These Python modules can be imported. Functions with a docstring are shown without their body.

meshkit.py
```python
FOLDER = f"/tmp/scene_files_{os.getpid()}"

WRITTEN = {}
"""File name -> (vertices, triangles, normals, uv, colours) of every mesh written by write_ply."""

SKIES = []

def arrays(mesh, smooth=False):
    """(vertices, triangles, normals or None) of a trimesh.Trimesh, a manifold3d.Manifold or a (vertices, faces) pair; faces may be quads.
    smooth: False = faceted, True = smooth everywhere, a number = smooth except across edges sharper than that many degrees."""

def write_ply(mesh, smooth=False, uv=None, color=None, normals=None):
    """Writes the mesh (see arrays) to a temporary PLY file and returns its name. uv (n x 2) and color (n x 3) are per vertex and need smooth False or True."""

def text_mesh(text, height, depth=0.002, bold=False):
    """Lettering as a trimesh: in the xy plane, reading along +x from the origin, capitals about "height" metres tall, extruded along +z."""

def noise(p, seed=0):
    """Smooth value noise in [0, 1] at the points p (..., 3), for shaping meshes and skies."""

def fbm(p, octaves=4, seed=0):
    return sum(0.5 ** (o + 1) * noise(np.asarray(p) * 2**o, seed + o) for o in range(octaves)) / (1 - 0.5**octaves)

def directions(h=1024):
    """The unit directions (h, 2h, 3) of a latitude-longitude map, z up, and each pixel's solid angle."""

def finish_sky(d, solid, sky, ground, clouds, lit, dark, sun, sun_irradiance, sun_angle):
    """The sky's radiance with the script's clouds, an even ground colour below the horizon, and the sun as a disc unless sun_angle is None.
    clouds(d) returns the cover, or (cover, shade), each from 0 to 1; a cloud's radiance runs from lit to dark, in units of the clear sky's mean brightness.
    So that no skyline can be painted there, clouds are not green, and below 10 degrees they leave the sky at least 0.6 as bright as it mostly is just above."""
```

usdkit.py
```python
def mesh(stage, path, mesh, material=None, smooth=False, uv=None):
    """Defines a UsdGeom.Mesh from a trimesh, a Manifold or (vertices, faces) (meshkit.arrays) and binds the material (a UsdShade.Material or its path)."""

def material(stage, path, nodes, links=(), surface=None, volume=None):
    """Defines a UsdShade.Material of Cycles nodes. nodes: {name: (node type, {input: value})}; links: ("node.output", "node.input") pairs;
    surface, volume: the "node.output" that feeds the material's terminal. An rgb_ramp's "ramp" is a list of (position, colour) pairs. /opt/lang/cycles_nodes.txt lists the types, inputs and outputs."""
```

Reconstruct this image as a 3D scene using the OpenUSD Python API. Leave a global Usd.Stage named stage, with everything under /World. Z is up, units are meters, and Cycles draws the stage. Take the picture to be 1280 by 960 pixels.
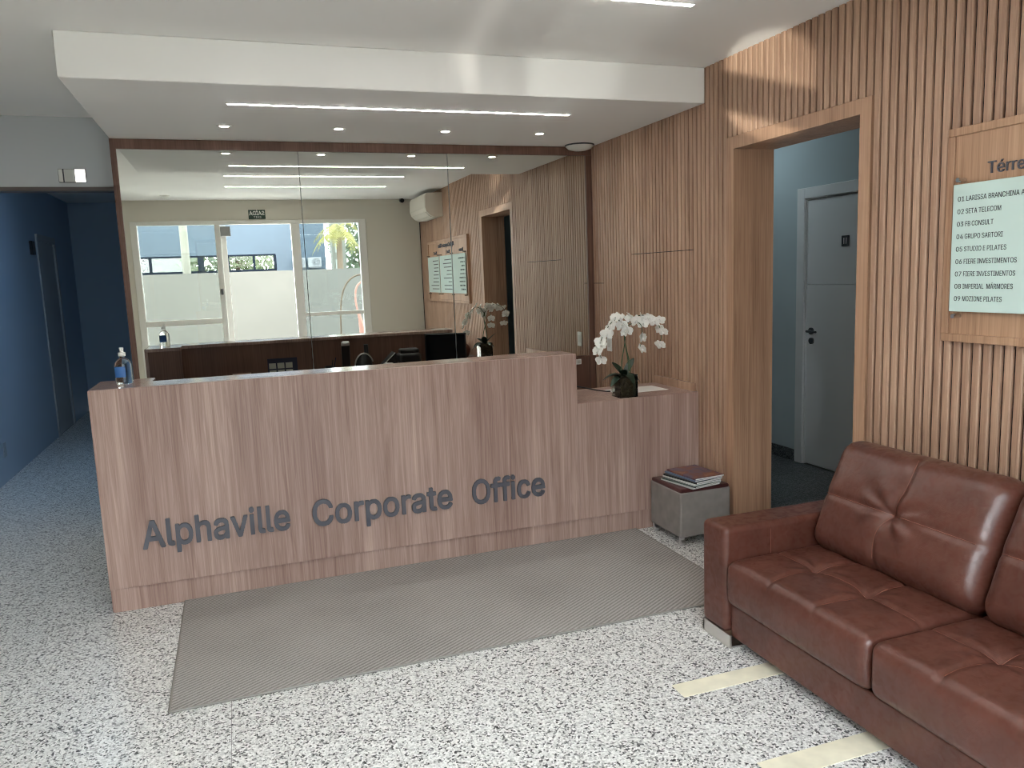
import math, random
import numpy as np, trimesh
from scipy.spatial.transform import Rotation as Rot
from pxr import Usd, UsdGeom, UsdLux, UsdShade, Gf, Sdf, Vt
import usdkit, meshkit

random.seed(7)
rng = np.random.default_rng(7)
stage = Usd.Stage.CreateInMemory()
UsdGeom.SetStageUpAxis(stage, 'Z')
UsdGeom.SetStageMetersPerUnit(stage, 1.0)
UsdGeom.Xform.Define(stage, '/World')
UsdGeom.Scope.Define(stage, '/World/Looks')

# ------------------------------------------------------------------ camera
CAM = np.array([-2.633, -5.564, 1.567])
F_PX, YAW, PITCH, ROLL = 977.2, -19.241, -7.991, 2.201
EXPOSURE = 0.85
cam = UsdGeom.Camera.Define(stage, '/World/Camera')
RM = Rot.from_euler('z', YAW, degrees=True) * Rot.from_euler('x', PITCH, degrees=True) * Rot.from_euler('y', ROLL, degrees=True)
X, Fw, U = RM.apply([1, 0, 0]), RM.apply([0, 1, 0]), RM.apply([0, 0, 1])
mtx = Gf.Matrix4d(*[*X, 0, *U, 0, *(-Fw), 0, *CAM, 1])
cam.AddTransformOp().Set(mtx)
cam.CreateHorizontalApertureAttr(36.0)
cam.CreateVerticalApertureAttr(27.0)
cam.CreateFocalLengthAttr(36.0 * F_PX / 1280)
cam.CreateClippingRangeAttr(Gf.Vec2f(0.02, 500))
cam.CreateExposureAttr(EXPOSURE)

# ------------------------------------------------------------------ sky and sun (high sun, coming over the roof of the office)
SKY, SUN = 3.2, 2.6
dome = UsdLux.DomeLight.Define(stage, '/World/sky_light')
dome.CreateIntensityAttr(SKY)
dome.CreateColorAttr(Gf.Vec3f(0.90, 0.96, 1.0))
sun = UsdLux.DistantLight.Define(stage, '/World/sun_light')
sun.CreateIntensityAttr(SUN)
sun.CreateAngleAttr(0.6)
sun.CreateColorAttr(Gf.Vec3f(1.0, 0.96, 0.88))
sd = np.array([0.10, -0.24, -0.96]); sd /= np.linalg.norm(sd)
zz = -sd; xx = np.cross([0, 1, 0], zz); xx /= np.linalg.norm(xx); yy = np.cross(zz, xx)
sun.AddTransformOp().Set(Gf.Matrix4d(*[*xx, 0, *yy, 0, *zz, 0, 0, 0, 30, 1]))

LED_POWER = 26.0
SPOT_POWER = 60.0

# ------------------------------------------------------------------ helpers
used = {}
def numbered(parent, name):
    k = (str(parent), name); n = used.get(k, 0); used[k] = n + 1
    return name if n == 0 else f'{name}_{n:03d}'
def tag(p, label=None, cat=None, group=None, kind=None):
    p = p.GetPrim() if hasattr(p, 'GetPrim') else p
    for k, v in (('label', label), ('category', cat), ('group', group), ('kind', kind)):
        if v: p.SetCustomDataByKey(k, v)
    return p
def thing(name, label=None, cat=None, loc=(0, 0, 0), rotz=0, group=None, kind=None, parent='/World'):
    path = f'{parent}/{numbered(parent, name)}'
    x = UsdGeom.Xform.Define(stage, path)
    x.AddTranslateOp().Set(Gf.Vec3d(*map(float, loc)))
    if rotz: x.AddRotateZOp().Set(float(rotz))
    tag(x, label, cat, group, kind)
    return path
def obj(name, mesh, mat, parent='/World', smooth=False, label=None, cat=None, group=None, kind=None):
    path = f'{parent}/{numbered(parent, name)}'
    m = usdkit.mesh(stage, path, mesh, mat, smooth)
    tag(m, label, cat, group, kind)
    return path
def copy_of(src, name, loc, rotz=0, label=None, cat=None, group=None):
    path = f'/World/{numbered("/World", name)}'
    x = UsdGeom.Xform.Define(stage, path)
    x.AddTranslateOp().Set(Gf.Vec3d(*map(float, loc)))
    if rotz: x.AddRotateZOp().Set(float(rotz))
    x.GetPrim().GetReferences().AddInternalReference(src)
    x.GetPrim().SetInstanceable(True)
    tag(x, label, cat, group)
    return path
def cat_(*ms):
    ms = [m for m in ms if m is not None]
    return trimesh.util.concatenate(ms)
def box(x0, x1, y0, y1, z0, z1, b=0.0):
    a, c = np.array([min(x0, x1), min(y0, y1), min(z0, z1)], float), np.array([max(x0, x1), max(y0, y1), max(z0, z1)], float)
    b = min(b, *(0.49 * (c - a)))
    if b <= 0:
        return trimesh.creation.box(bounds=[a, c])
    pts = []
    for i in range(8):
        s = np.array([(i >> k) & 1 for k in range(3)])
        p = np.where(s, c, a)
        for k in range(3):
            q = p + np.where(s, -b, b); q[k] = p[k]
            pts.append(q)
    return trimesh.convex.convex_hull(np.array(pts))
def hull(pts):
    return trimesh.convex.convex_hull(np.array(pts, float))
def cyl(p0, p1, r0, r1=None, n=20, cap=True):
    return tube([p0, p1], [r0, r0 if r1 is None else r1], n)
def tube(pts, r, n=8):
    pts = np.array(pts, float); m = len(pts); r = np.broadcast_to(np.array(r, float), m)
    t = np.gradient(pts, axis=0); t /= np.linalg.norm(t, axis=1)[:, None] + 1e-12
    ref = np.array([0, 0, 1.0]) if abs(t[0, 2]) < 0.9 else np.array([1.0, 0, 0])
    V, F = [], []
    u = np.cross(t[0], ref); u /= np.linalg.norm(u)
    for i in range(m):
        u = u - t[i] * (u @ t[i]); u /= np.linalg.norm(u); w = np.cross(t[i], u)
        a = np.linspace(0, 2 * np.pi, n, endpoint=False)
        V.append(pts[i] + r[i] * (np.cos(a)[:, None] * u + np.sin(a)[:, None] * w))
    V = np.vstack(V)
    for i in range(m - 1):
        for k in range(n):
            a, b_, c, d = i * n + k, i * n + (k + 1) % n, (i + 1) * n + (k + 1) % n, (i + 1) * n + k
            F += [[a, b_, c], [a, c, d]]
    s, e = len(V), len(V) + 1
    V = np.vstack([V, pts[0], pts[-1]])
    for k in range(n):
        F += [[s, (k + 1) % n, k], [e, (m - 1) * n + k, (m - 1) * n + (k + 1) % n]]
    mesh = trimesh.Trimesh(V, np.array(F), process=False)
    if mesh.volume < 0: mesh.invert()
    return mesh
def lathe(profile, n=32, loc=(0, 0, 0), sx=1.0, sy=1.0):
    m = trimesh.creation.revolve(np.array(profile, float), sections=n)
    if m.volume < 0: m.invert()
    m.apply_scale([sx, sy, 1]); m.apply_translation(loc)
    return m
def prism(poly, axis, a0, a1):
    """2-D polygon extruded along an axis. axis 'y': poly = (x,z); 'x': poly = (y,z); 'z': poly = (x,y)."""
    from shapely.geometry import Polygon
    m = trimesh.creation.extrude_polygon(Polygon(poly), a1 - a0, engine='earcut')
    v = m.vertices.copy(); o = np.empty_like(v)
    if axis == 'z': o = v + [0, 0, a0]
    elif axis == 'y': o[:, 0], o[:, 2], o[:, 1] = v[:, 0], v[:, 1], v[:, 2] + a0
    else: o[:, 1], o[:, 2], o[:, 0] = v[:, 0], v[:, 1], v[:, 2] + a0
    m = trimesh.Trimesh(o, m.faces, process=False)
    if m.volume < 0: m.invert()
    return m
def move(m, loc=(0, 0, 0), rx=0, ry=0, rz=0):
    m = m.copy(); M = np.eye(4)
    M[:3, :3] = Rot.from_euler('xyz', [rx, ry, rz], degrees=True).as_matrix(); M[:3, 3] = loc
    m.apply_transform(M); return m
def text_on(text, height, depth, origin, right, up, width=None, bold=False):
    """Lettering whose baseline starts at origin, reading along right, with caps towards up; stands out along right x up."""
    t = meshkit.text_mesh(text, height, depth, bold)
    if width: t.vertices[:, 0] *= width / t.bounds[1, 0]
    r, u = np.array(right, float), np.array(up, float)
    n = np.cross(r, u)
    v = t.vertices
    return trimesh.Trimesh(np.array(origin) + v[:, :1] * r + v[:, 1:2] * u + v[:, 2:] * n, t.faces, process=False)
def rounded_grid(h, r, step):
    """Closed rounded box with half sizes h, corner radius r, surface step about step."""
    ax = []
    for k in range(3):
        e = np.linspace(0, r, 5)[:-1]
        n = max(2, int(2 * (h[k] - r) / step) + 1)
        ax.append(np.concatenate([-h[k] + e, np.linspace(-h[k] + r, h[k] - r, n), (h[k] - e)[::-1]]))
    V, F, off = [], [], 0
    for k in range(3):
        i, j = (k + 1) % 3, (k + 2) % 3
        A, B = np.meshgrid(ax[i], ax[j], indexing='ij')
        na, nb = A.shape
        idx = np.arange(na * nb).reshape(na, nb)
        q = np.stack([idx[:-1, :-1], idx[1:, :-1], idx[1:, 1:], idx[:-1, 1:]], -1).reshape(-1, 4)
        for s in (-1, 1):
            P = np.zeros((na * nb, 3)); P[:, i], P[:, j], P[:, k] = A.ravel(), B.ravel(), s * h[k]
            f = np.vstack([q[:, [0, 1, 2]], q[:, [0, 2, 3]]])
            F.append((f if s > 0 else f[:, ::-1]) + off); V.append(P); off += len(P)
    V = np.vstack(V)
    inner = np.clip(V, -np.array(h) + r, np.array(h) - r)
    d = V - inner; l = np.linalg.norm(d, axis=1, keepdims=True)
    V = inner + np.where(l > 1e-9, d / np.maximum(l, 1e-9), 0) * np.minimum(r, l * 10)
    m = trimesh.Trimesh(V, np.vstack(F), process=False); m.merge_vertices(digits_vertex=6)
    return m

# ------------------------------------------------------------------ materials
def lin(c):
    c = np.array(c, float) / 255
    return tuple(np.where(c <= 0.04045, c / 12.92, ((c + 0.055) / 1.055) ** 2.4))
def simple(name, rgb, rough=0.5, metal=0.0, spec=0.5, noise=0.0, nscale=30.0, bump=0.0, bscale=200.0, raw=False, coat=0.0, **kw):
    c = rgb if raw else lin(rgb)
    nodes = {'p': ('principled_bsdf', {'base_color': c, 'roughness': rough, 'metallic': metal, 'specular_ior_level': spec, 'coat_weight': coat, **kw})}
    links = []
    if noise or bump: nodes['g'] = ('geometry', {})
    if noise:
        nodes['n'] = ('noise_texture', {'scale': nscale, 'detail': 4.0})
        nodes['r'] = ('rgb_ramp', {'ramp': [(0.3, tuple(x * (1 - noise) for x in c)), (0.7, tuple(min(1, x * (1 + noise)) for x in c))]})
        links += [('g.position', 'n.vector'), ('n.fac', 'r.fac'), ('r.color', 'p.base_color')]
    if bump:
        nodes['bn'] = ('noise_texture', {'scale': bscale, 'detail': 3.0})
        nodes['b'] = ('bump', {'strength': bump, 'distance': 0.002})
        links += [('g.position', 'bn.vector'), ('bn.fac', 'b.height'), ('b.normal', 'p.normal')]
    return usdkit.material(stage, f'/World/Looks/{name}', nodes, links, surface='p.BSDF')
def wood(name, dark, mid, light, rough=0.42, broad=9.0, stretch=0.35, spec=0.4):
    """Vertical grain: broad tone bands, cathedral streaks and fine fibres, all stretched along z."""
    d, m, l = lin(dark), lin(mid), lin(light)
    nodes = {
        'g': ('geometry', {}),
        'm1': ('mapping', {'scale': (broad, broad, stretch)}),
        'm2': ('mapping', {'scale': (broad * 9, broad * 9, stretch * 4)}),
        'm3': ('mapping', {'scale': (420.0, 420.0, 5.0)}),
        'n1': ('noise_texture', {'scale': 1.0, 'detail': 3.0, 'distortion': 0.7}),
        'n2': ('noise_texture', {'scale': 1.0, 'detail': 5.0, 'roughness': 0.65, 'distortion': 1.2}),
        'n3': ('noise_texture', {'scale': 1.0, 'detail': 2.0}),
        'a': ('math', {'math_type': 'multiply_add', 'value2': 0.38}),
        's2': ('math', {'math_type': 'multiply', 'value2': 0.52}),
        'b': ('math', {'math_type': 'multiply_add', 'value2': 0.14}),
        'r': ('rgb_ramp', {'ramp': [(0.38, d), (0.52, m), (0.67, l)]}),
        'p': ('principled_bsdf', {'roughness': rough, 'specular_ior_level': spec}),
    }
    links = [('g.position', 'm1.vector'), ('g.position', 'm2.vector'), ('g.position', 'm3.vector'), ('m1.vector', 'n1.vector'), ('m2.vector', 'n2.vector'), ('m3.vector', 'n3.vector'),
             ('n2.fac', 's2.value1'), ('n1.fac', 'a.value1'), ('s2.value', 'a.value3'), ('n3.fac', 'b.value1'), ('a.value', 'b.value3'), ('b.value', 'r.fac'), ('r.color', 'p.base_color')]
    return usdkit.material(stage, f'/World/Looks/{name}', nodes, links, surface='p.BSDF')
def granite(name, ramp, scale=150.0, rough=0.3):
    nodes = {
        'g': ('geometry', {}),
        'v': ('voronoi_texture', {'scale': scale, 'feature': 'f1'}),
        'sc': ('separate_color', {}),
        'n': ('noise_texture', {'scale': scale * 0.45, 'detail': 4.0, 'roughness': 0.65}),
        'n2': ('noise_texture', {'scale': scale * 0.16, 'detail': 2.0}),
        'a': ('math', {'math_type': 'multiply_add', 'value2': 0.45}),
        's': ('math', {'math_type': 'multiply_add', 'value2': 0.42}),
        's2': ('math', {'math_type': 'multiply', 'value2': 0.22}),
        'r': ('rgb_ramp', {'ramp': ramp}),
        'p': ('principled_bsdf', {'roughness': rough, 'specular_ior_level': 0.45}),
    }
    links = [('g.position', 'v.vector'), ('g.position', 'n.vector'), ('g.position', 'n2.vector'), ('v.color', 'sc.color'), ('n2.fac', 's2.value1'), ('n.fac', 's.value1'), ('s2.value', 's.value3'),
             ('sc.r', 'a.value1'), ('s.value', 'a.value3'), ('a.value', 'r.fac'), ('r.color', 'p.base_color')]
    return usdkit.material(stage, f'/World/Looks/{name}', nodes, links, surface='p.BSDF')
def emit(name, rgb, strength):
    return usdkit.material(stage, f'/World/Looks/{name}', {'e': ('emission', {'color': rgb, 'strength': strength})}, [], surface='e.emission')
def pane(name, tint, ior=1.45):
    return usdkit.material(stage, f'/World/Looks/{name}', {
        't': ('transparent_bsdf', {'color': tint}), 'gl': ('glossy_bsdf', {'color': (1, 1, 1), 'roughness': 0.0}), 'f': ('fresnel', {'IOR': ior}),
        'm': ('mix_closure', {})}, [('f.fac', 'm.fac'), ('t.BSDF', 'm.closure1'), ('gl.BSDF', 'm.closure2')], surface='m.closure')

M = {}
M['slat_wood'] = wood('slat_wood', (137, 105, 86), (169, 135, 113), (193, 160, 136), broad=5.0)
M['lining_wood'] = wood('lining_wood', (138, 104, 82), (168, 131, 106), (188, 152, 125), broad=7.0)
M['desk_wood'] = wood('desk_wood', (138, 109, 100), (166, 138, 128), (194, 168, 157), broad=6.0, rough=0.38)
M['desk_top'] = wood('desk_top', (138, 109, 100), (166, 138, 128), (194, 168, 157), broad=6.0, rough=0.16, spec=0.7)
M['dark_wood'] = wood('dark_wood', (92, 66, 56), (112, 82, 70), (130, 98, 84), broad=6.0)
M['board_wood'] = wood('board_wood', (146, 110, 86), (172, 135, 108), (192, 156, 128), broad=7.0)
M['backing'] = simple('backing', (52, 36, 28), 0.7)
M['ceiling_paint'] = simple('ceiling_paint', (240, 238, 235), 0.85)
M['wall_paint'] = simple('wall_paint', (208, 203, 190), 0.85)
M['header_paint'] = simple('header_paint', (198, 201, 204), 0.85)
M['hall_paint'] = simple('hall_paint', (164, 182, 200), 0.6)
M['corridor_paint'] = simple('corridor_paint', (190, 204, 208), 0.8)
M['door_white'] = simple('door_white', (238, 240, 240), 0.45)
M['frame_white'] = simple('frame_white', (226, 224, 218), 0.4)
M['granite_floor'] = granite('granite_floor', [(0.29, lin((30, 30, 32))), (0.37, lin((108, 108, 109))), (0.45, lin((196, 195, 193))), (0.58, lin((246, 245, 243))), (0.75, lin((206, 205, 203)))])
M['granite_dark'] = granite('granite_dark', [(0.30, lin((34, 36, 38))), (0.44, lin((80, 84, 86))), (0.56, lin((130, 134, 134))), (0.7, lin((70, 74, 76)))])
M['joint'] = simple('joint', (96, 95, 93), 0.8)
M['mirror'] = simple('mirror', (0.80, 0.82, 0.78), 0.0, metal=1.0, raw=True)
M['chrome'] = simple('chrome', (0.75, 0.75, 0.75), 0.15, metal=1.0, raw=True)
M['brushed'] = simple('brushed', (0.6, 0.6, 0.6), 0.35, metal=1.0, raw=True)
M['dark_metal'] = simple('dark_metal', (0.16, 0.16, 0.17), 0.3, metal=1.0, raw=True)
M['letter_grey'] = simple('letter_grey', (84, 85, 94), 0.4)
M['black_plastic'] = simple('black_plastic', (26, 27, 31), 0.4)
M['grey_plastic'] = simple('grey_plastic', (70, 72, 76), 0.45)
M['white_plastic'] = simple('white_plastic', (232, 231, 226), 0.4)
M['navy'] = simple('navy', (28, 32, 60), 0.6)
M['paper'] = simple('paper', (238, 236, 232), 0.8)
M['led'] = emit('led', (1.0, 0.97, 0.92), LED_POWER)
M['spot_led'] = emit('spot_led', (1.0, 0.95, 0.84), SPOT_POWER)
M['clear_pane'] = pane('clear_pane', (0.93, 0.945, 0.94))
M['tinted_pane'] = pane('tinted_pane', (0.80, 0.84, 0.85))

# ================================================================== THE SETTING
CEIL, SOF = 2.69, 2.493
# ---- floor of granite tiles
fl = thing('floor', kind='structure')
obj('screed', box(-4.7, 2.8, -5.95, 6.0, -0.12, -0.004), M['joint'], fl)
T = 0.535
xs = [-4.55] + list(np.arange(-2.231 - 4 * T, 1.5, T)) ; xs = [x for x in xs if x >= -4.55] + [1.503]
ys = [-5.95] + list(np.arange(-5.95 + 0.28, 5.99, T)) + [5.99]
for i in range(len(xs) - 1):
    for j in range(len(ys) - 1):
        x0, x1, y0, y1 = xs[i], xs[i + 1], ys[j], ys[j + 1]
        if x1 - x0 < 0.02 or y1 - y0 < 0.02: continue
        if y0 > 0.4 and x0 > -3.2 and x0 < 0.2: continue
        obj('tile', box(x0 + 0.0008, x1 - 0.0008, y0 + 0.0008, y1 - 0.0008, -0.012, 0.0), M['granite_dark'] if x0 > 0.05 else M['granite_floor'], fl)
marble = simple('cream_marble', (236, 230, 208), 0.4, noise=0.12, nscale=9.0)
for k, (ya, yb) in enumerate([(-3.222, -3.130), (-3.742, -3.645)]):
    obj('trim_%d' % (k + 1), box(-1.19, -0.30, ya, yb, -0.004, 0.0022, 0.001), marble, kind='structure')

# ---- ceiling
ce = thing('ceiling', kind='structure')
obj('slab', box(-4.75, 2.9, -6.1, 6.1, CEIL, CEIL + 0.25), M['ceiling_paint'], ce)
obj('soffit', box(-3.278, -0.001, -1.558, -0.001, SOF, CEIL, 0.004), M['ceiling_paint'], ce)

# ---- right wall: fluted wood slats, opening to a corridor
wr = thing('wall_right', kind='structure')
DY1, DY2, DZ, TW = -1.818, -2.770, 2.215, 0.261
SB = 0.014      # slat depth; wall face for the panel backing
obj('backing', cat_(box(SB, TW, DY1, 0.36, 0, CEIL), box(SB, TW, -5.95, DY2, 0, CEIL), box(SB, TW, DY2, DY1, DZ, CEIL)), M['backing'], wr)
pitch, sw = 0.0437, 0.0318
y = -0.03
k = 0
while y - sw > -5.78:
    y1, y0 = y, y - sw
    segs = [(0.0, CEIL - 0.001)]
    if y0 < DY1 + 0.05 and y1 > DY2 - 0.05:
        segs = [(DZ + 0.05, CEIL - 0.001)]
    elif -1.455 < y0 < -0.64:
        segs = [(0.0, 1.669), (1.674, CEIL - 0.001)]
    elif y0 > -0.2:
        segs = [(0.0, 1.471), (1.476, CEIL - 0.001)]
    for z0, z1 in segs:
        c = 0.004
        obj('slat', prism([(SB + 0.001, y0), (SB + 0.001, y1), (c, y1), (0, y1 - c), (0, y0 + c), (c, y0)], 'z', z0, z1), M['slat_wood'], wr)
    y -= pitch; k += 1
# wood lining of the opening
obj('casing', box(-0.002, SB, DY1, DY1 + 0.048, 0, DZ + 0.048), M['lining_wood'], wr)
obj('casing', box(-0.002, SB, DY2 - 0.048, DY2, 0, DZ + 0.048), M['lining_wood'], wr)
obj('casing', box(-0.002, SB, DY2, DY1, DZ, DZ + 0.048), M['lining_wood'], wr)
obj('reveal_panel', box(-0.002, TW, DY1 - 0.018, DY1, 0, DZ), M['lining_wood'], wr)
obj('reveal_panel', box(-0.002, TW, DY2, DY2 + 0.018, 0, DZ), M['lining_wood'], wr)
obj('reveal_panel', box(-0.002, TW, DY2 + 0.018, DY1 - 0.018, DZ - 0.018, DZ), M['lining_wood'], wr)

# ---- back wall with wood frame for the mirror, header over the side hall
wb = thing('wall_back', kind='structure')
obj('backing', box(-3.28, TW, 0.0, 0.37, 0, CEIL), M['header_paint'], wb)
obj('lower_panel', box(-3.25, -0.02, -0.014, 0.0, 0.0, 0.905), M['dark_wood'], wb)
obj('top_trim', box(-3.28, -0.0, -0.034, 0.0, 2.432, SOF - 0.001), M['dark_wood'], wb)
obj('side_trim', box(-3.28, -3.247, -0.034, 0.0, 0.0, 2.432), M['dark_wood'], wb)
obj('side_trim', box(-0.045, -0.0, -0.030, 0.0, 0.0, 2.432), M['dark_wood'], wb)
obj('bottom_trim', box(-3.247, -0.045, -0.026, 0.0, 0.905, 0.917), M['dark_wood'], wb)
HY = 0.37
wh = thing('wall_header', kind='structure')
obj('header_face', box(-4.55, -3.28, HY, HY + 0.12, 2.245, CEIL), M['header_paint'], wh)
obj('opening_trim', box(-4.55, -3.28, HY - 0.006, HY + 0.126, 2.220, 2.245), simple('bronze', (92, 84, 80), 0.4), wh)
obj('wall_left', box(-4.70, -4.55, -5.95, HY + 0.12, 0, CEIL), M['wall_paint'], kind='structure')
# side hall
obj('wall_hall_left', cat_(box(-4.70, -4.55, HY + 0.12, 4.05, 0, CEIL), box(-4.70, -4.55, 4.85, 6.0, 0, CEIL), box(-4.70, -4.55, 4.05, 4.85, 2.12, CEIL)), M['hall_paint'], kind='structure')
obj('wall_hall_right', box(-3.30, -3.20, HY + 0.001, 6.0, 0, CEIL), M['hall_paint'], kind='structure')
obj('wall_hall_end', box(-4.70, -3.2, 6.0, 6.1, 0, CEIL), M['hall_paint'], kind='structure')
d2 = thing('door_2', kind='structure')
hd = simple('hall_door_grey', (168, 172, 176), 0.5)
obj('door_leaf', box(-4.60, -4.553, 4.06, 4.84, 0.0, 2.11, 0.003), hd, d2)
obj('door_frame', cat_(box(-4.56, -4.535, 4.84, 4.91, 0, 2.18), box(-4.56, -4.535, 3.99, 4.06, 0, 2.18), box(-4.56, -4.535, 4.06, 4.84, 2.11, 2.18)), hd, d2)

# ---- corridor behind the right wall
CX = 1.503
wc = thing('wall_corridor', kind='structure')
DA, DB = -0.633, -1.433
obj('wall_face', cat_(box(CX, CX + 0.14, DA + 0.02, 6.0, 0, CEIL), box(CX, CX + 0.14, -5.95, DB - 0.02, 0, CEIL), box(CX, CX + 0.14, DB - 0.02, DA + 0.02, 2.06, CEIL)), M['corridor_paint'], wc)
obj('skirting', box(CX - 0.012, CX, DA + 0.10, 6.0, 0, 0.092), M['granite_dark'], wc)
obj('skirting', box(CX - 0.012, CX, -5.95, DB - 0.10, 0, 0.092), M['granite_dark'], wc)
obj('wall_face', box(TW, CX + 0.14, -6.1, -5.95, 0, CEIL), M['corridor_paint'], wc)
obj('wall_face', box(TW, CX + 0.14, 6.0, 6.1, 0, CEIL), M['corridor_paint'], wc)
obj('wall_face', box(TW - 0.1, TW, 0.37, 6.0, 0, CEIL), M['corridor_paint'], wc)
d1 = thing('door_1', kind='structure')
obj('door_leaf', cat_(box(CX + 0.006, CX + 0.04, DB, DA, 0.012, 1.40, 0.002), box(CX + 0.006, CX + 0.04, DB, DA, 1.403, 2.035, 0.002), box(CX + 0.03, CX + 0.13, DB - 0.015, DA + 0.015, 0.0, 2.05)), M['door_white'], d1)
obj('door_frame', cat_(box(CX - 0.018, CX + 0.0, DA + 0.012, DA + 0.095, 0, 2.125, 0.003), box(CX - 0.018, CX, DB - 0.095, DB - 0.012, 0, 2.125, 0.003), box(CX - 0.018, CX, DB - 0.012, DA + 0.012, 2.045, 2.125, 0.003),
                       box(CX, CX + 0.12, DA + 0.002, DA + 0.02, 0, 2.06), box(CX, CX + 0.12, DB - 0.02, DB - 0.002, 0, 2.06), box(CX, CX + 0.12, DB, DA, 2.04, 2.06)), M['door_white'], d1)
dh = tube([(CX - 0.0, DA - 0.06, 1.05), (CX - 0.045, DA - 0.06, 1.05), (CX - 0.05, DA - 0.075, 1.05), (CX - 0.05, DA - 0.17, 1.05)], [0.009, 0.009, 0.009, 0.008], 10)
obj('door_handle', cat_(dh, cyl((CX - 0.006, DA - 0.06, 1.05), (CX + 0.006, DA - 0.06, 1.05), 0.026, n=24)), M['dark_metal'], d1, smooth=40)
obj('lock', cyl((CX - 0.008, DA - 0.065, 0.975), (CX + 0.006, DA - 0.065, 0.975), 0.024, n=24), M['dark_metal'], d1, smooth=40)
obj('door_number', cat_(box(CX - 0.002, CX + 0.006, -1.065, -0.995, 1.675, 1.75, 0.001)), M['grey_plastic'], d1)
obj('number_print', cat_(box(CX - 0.003, CX - 0.001, -1.023, -1.015, 1.69, 1.735), box(CX - 0.003, CX - 0.001, -1.045, -1.037, 1.69, 1.735)), M['white_plastic'], d1)

# ---- front wall with the glazed entrance (seen in the mirror)
FY = -5.79
wf = thing('wall_front', kind='structure')
obj('masonry', cat_(box(-4.70, -3.82, FY - 0.16, FY, 0, CEIL), box(-0.775, 0.0, FY - 0.16, FY, 0, CEIL), box(-3.82, -0.775, FY - 0.16, FY, 2.42, CEIL)), M['wall_paint'], wf)
w1 = thing('window_1', kind='structure')
fw = M['frame_white']
obj('frame', cat_(box(-3.82, -3.74, FY - 0.10, FY + 0.01, 0, 2.42, 0.003), box(-0.875, -0.775, FY - 0.10, FY + 0.01, 0, 2.42, 0.003), box(-3.74, -0.875, FY - 0.10, FY + 0.01, 2.37, 2.42, 0.003),
                  box(-2.80, -2.73, FY - 0.10, FY - 0.005, 0, 2.37, 0.003), box(-1.815, -1.70, FY - 0.10, FY + 0.005, 0, 2.37, 0.003), box(-3.74, -2.80, FY - 0.10, FY, 0, 0.06), box(-1.70, -0.875, FY - 0.10, FY, 0, 0.06)), fw, w1)
obj('rail', box(-3.74, -2.80, FY - 0.07, FY - 0.01, 1.055, 1.125, 0.003), fw, w1)
obj('rail', box(-1.70, -0.875, FY - 0.07, FY - 0.01, 1.09, 1.14, 0.003), fw, w1)
obj('pane', box(-3.74, -2.80, FY - 0.045, FY - 0.039, 1.125, 2.37), M['clear_pane'], w1)
obj('pane', box(-3.74, -2.80, FY - 0.045, FY - 0.039, 0.06, 1.055), M['clear_pane'], w1)
obj('pane', box(-1.70, -0.875, FY - 0.045, FY - 0.039, 1.14, 2.37), M['tinted_pane'], w1)
obj('pane', box(-1.70, -0.875, FY - 0.045, FY - 0.039, 0.06, 1.09), M['tinted_pane'], w1)
d3 = thing('door_3', kind='structure')
obj('door_stile', cat_(box(-2.73, -2.66, FY - 0.155, FY - 0.105, 0.02, 2.36, 0.003), box(-3.815, -3.745, FY - 0.155, FY - 0.105, 0.02, 2.41, 0.003), box(-3.745, -2.73, FY - 0.155, FY - 0.105, 0.02, 0.06), box(-3.745, -2.73, FY - 0.155, FY - 0.105, 2.375, 2.41)), fw, d3)
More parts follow.
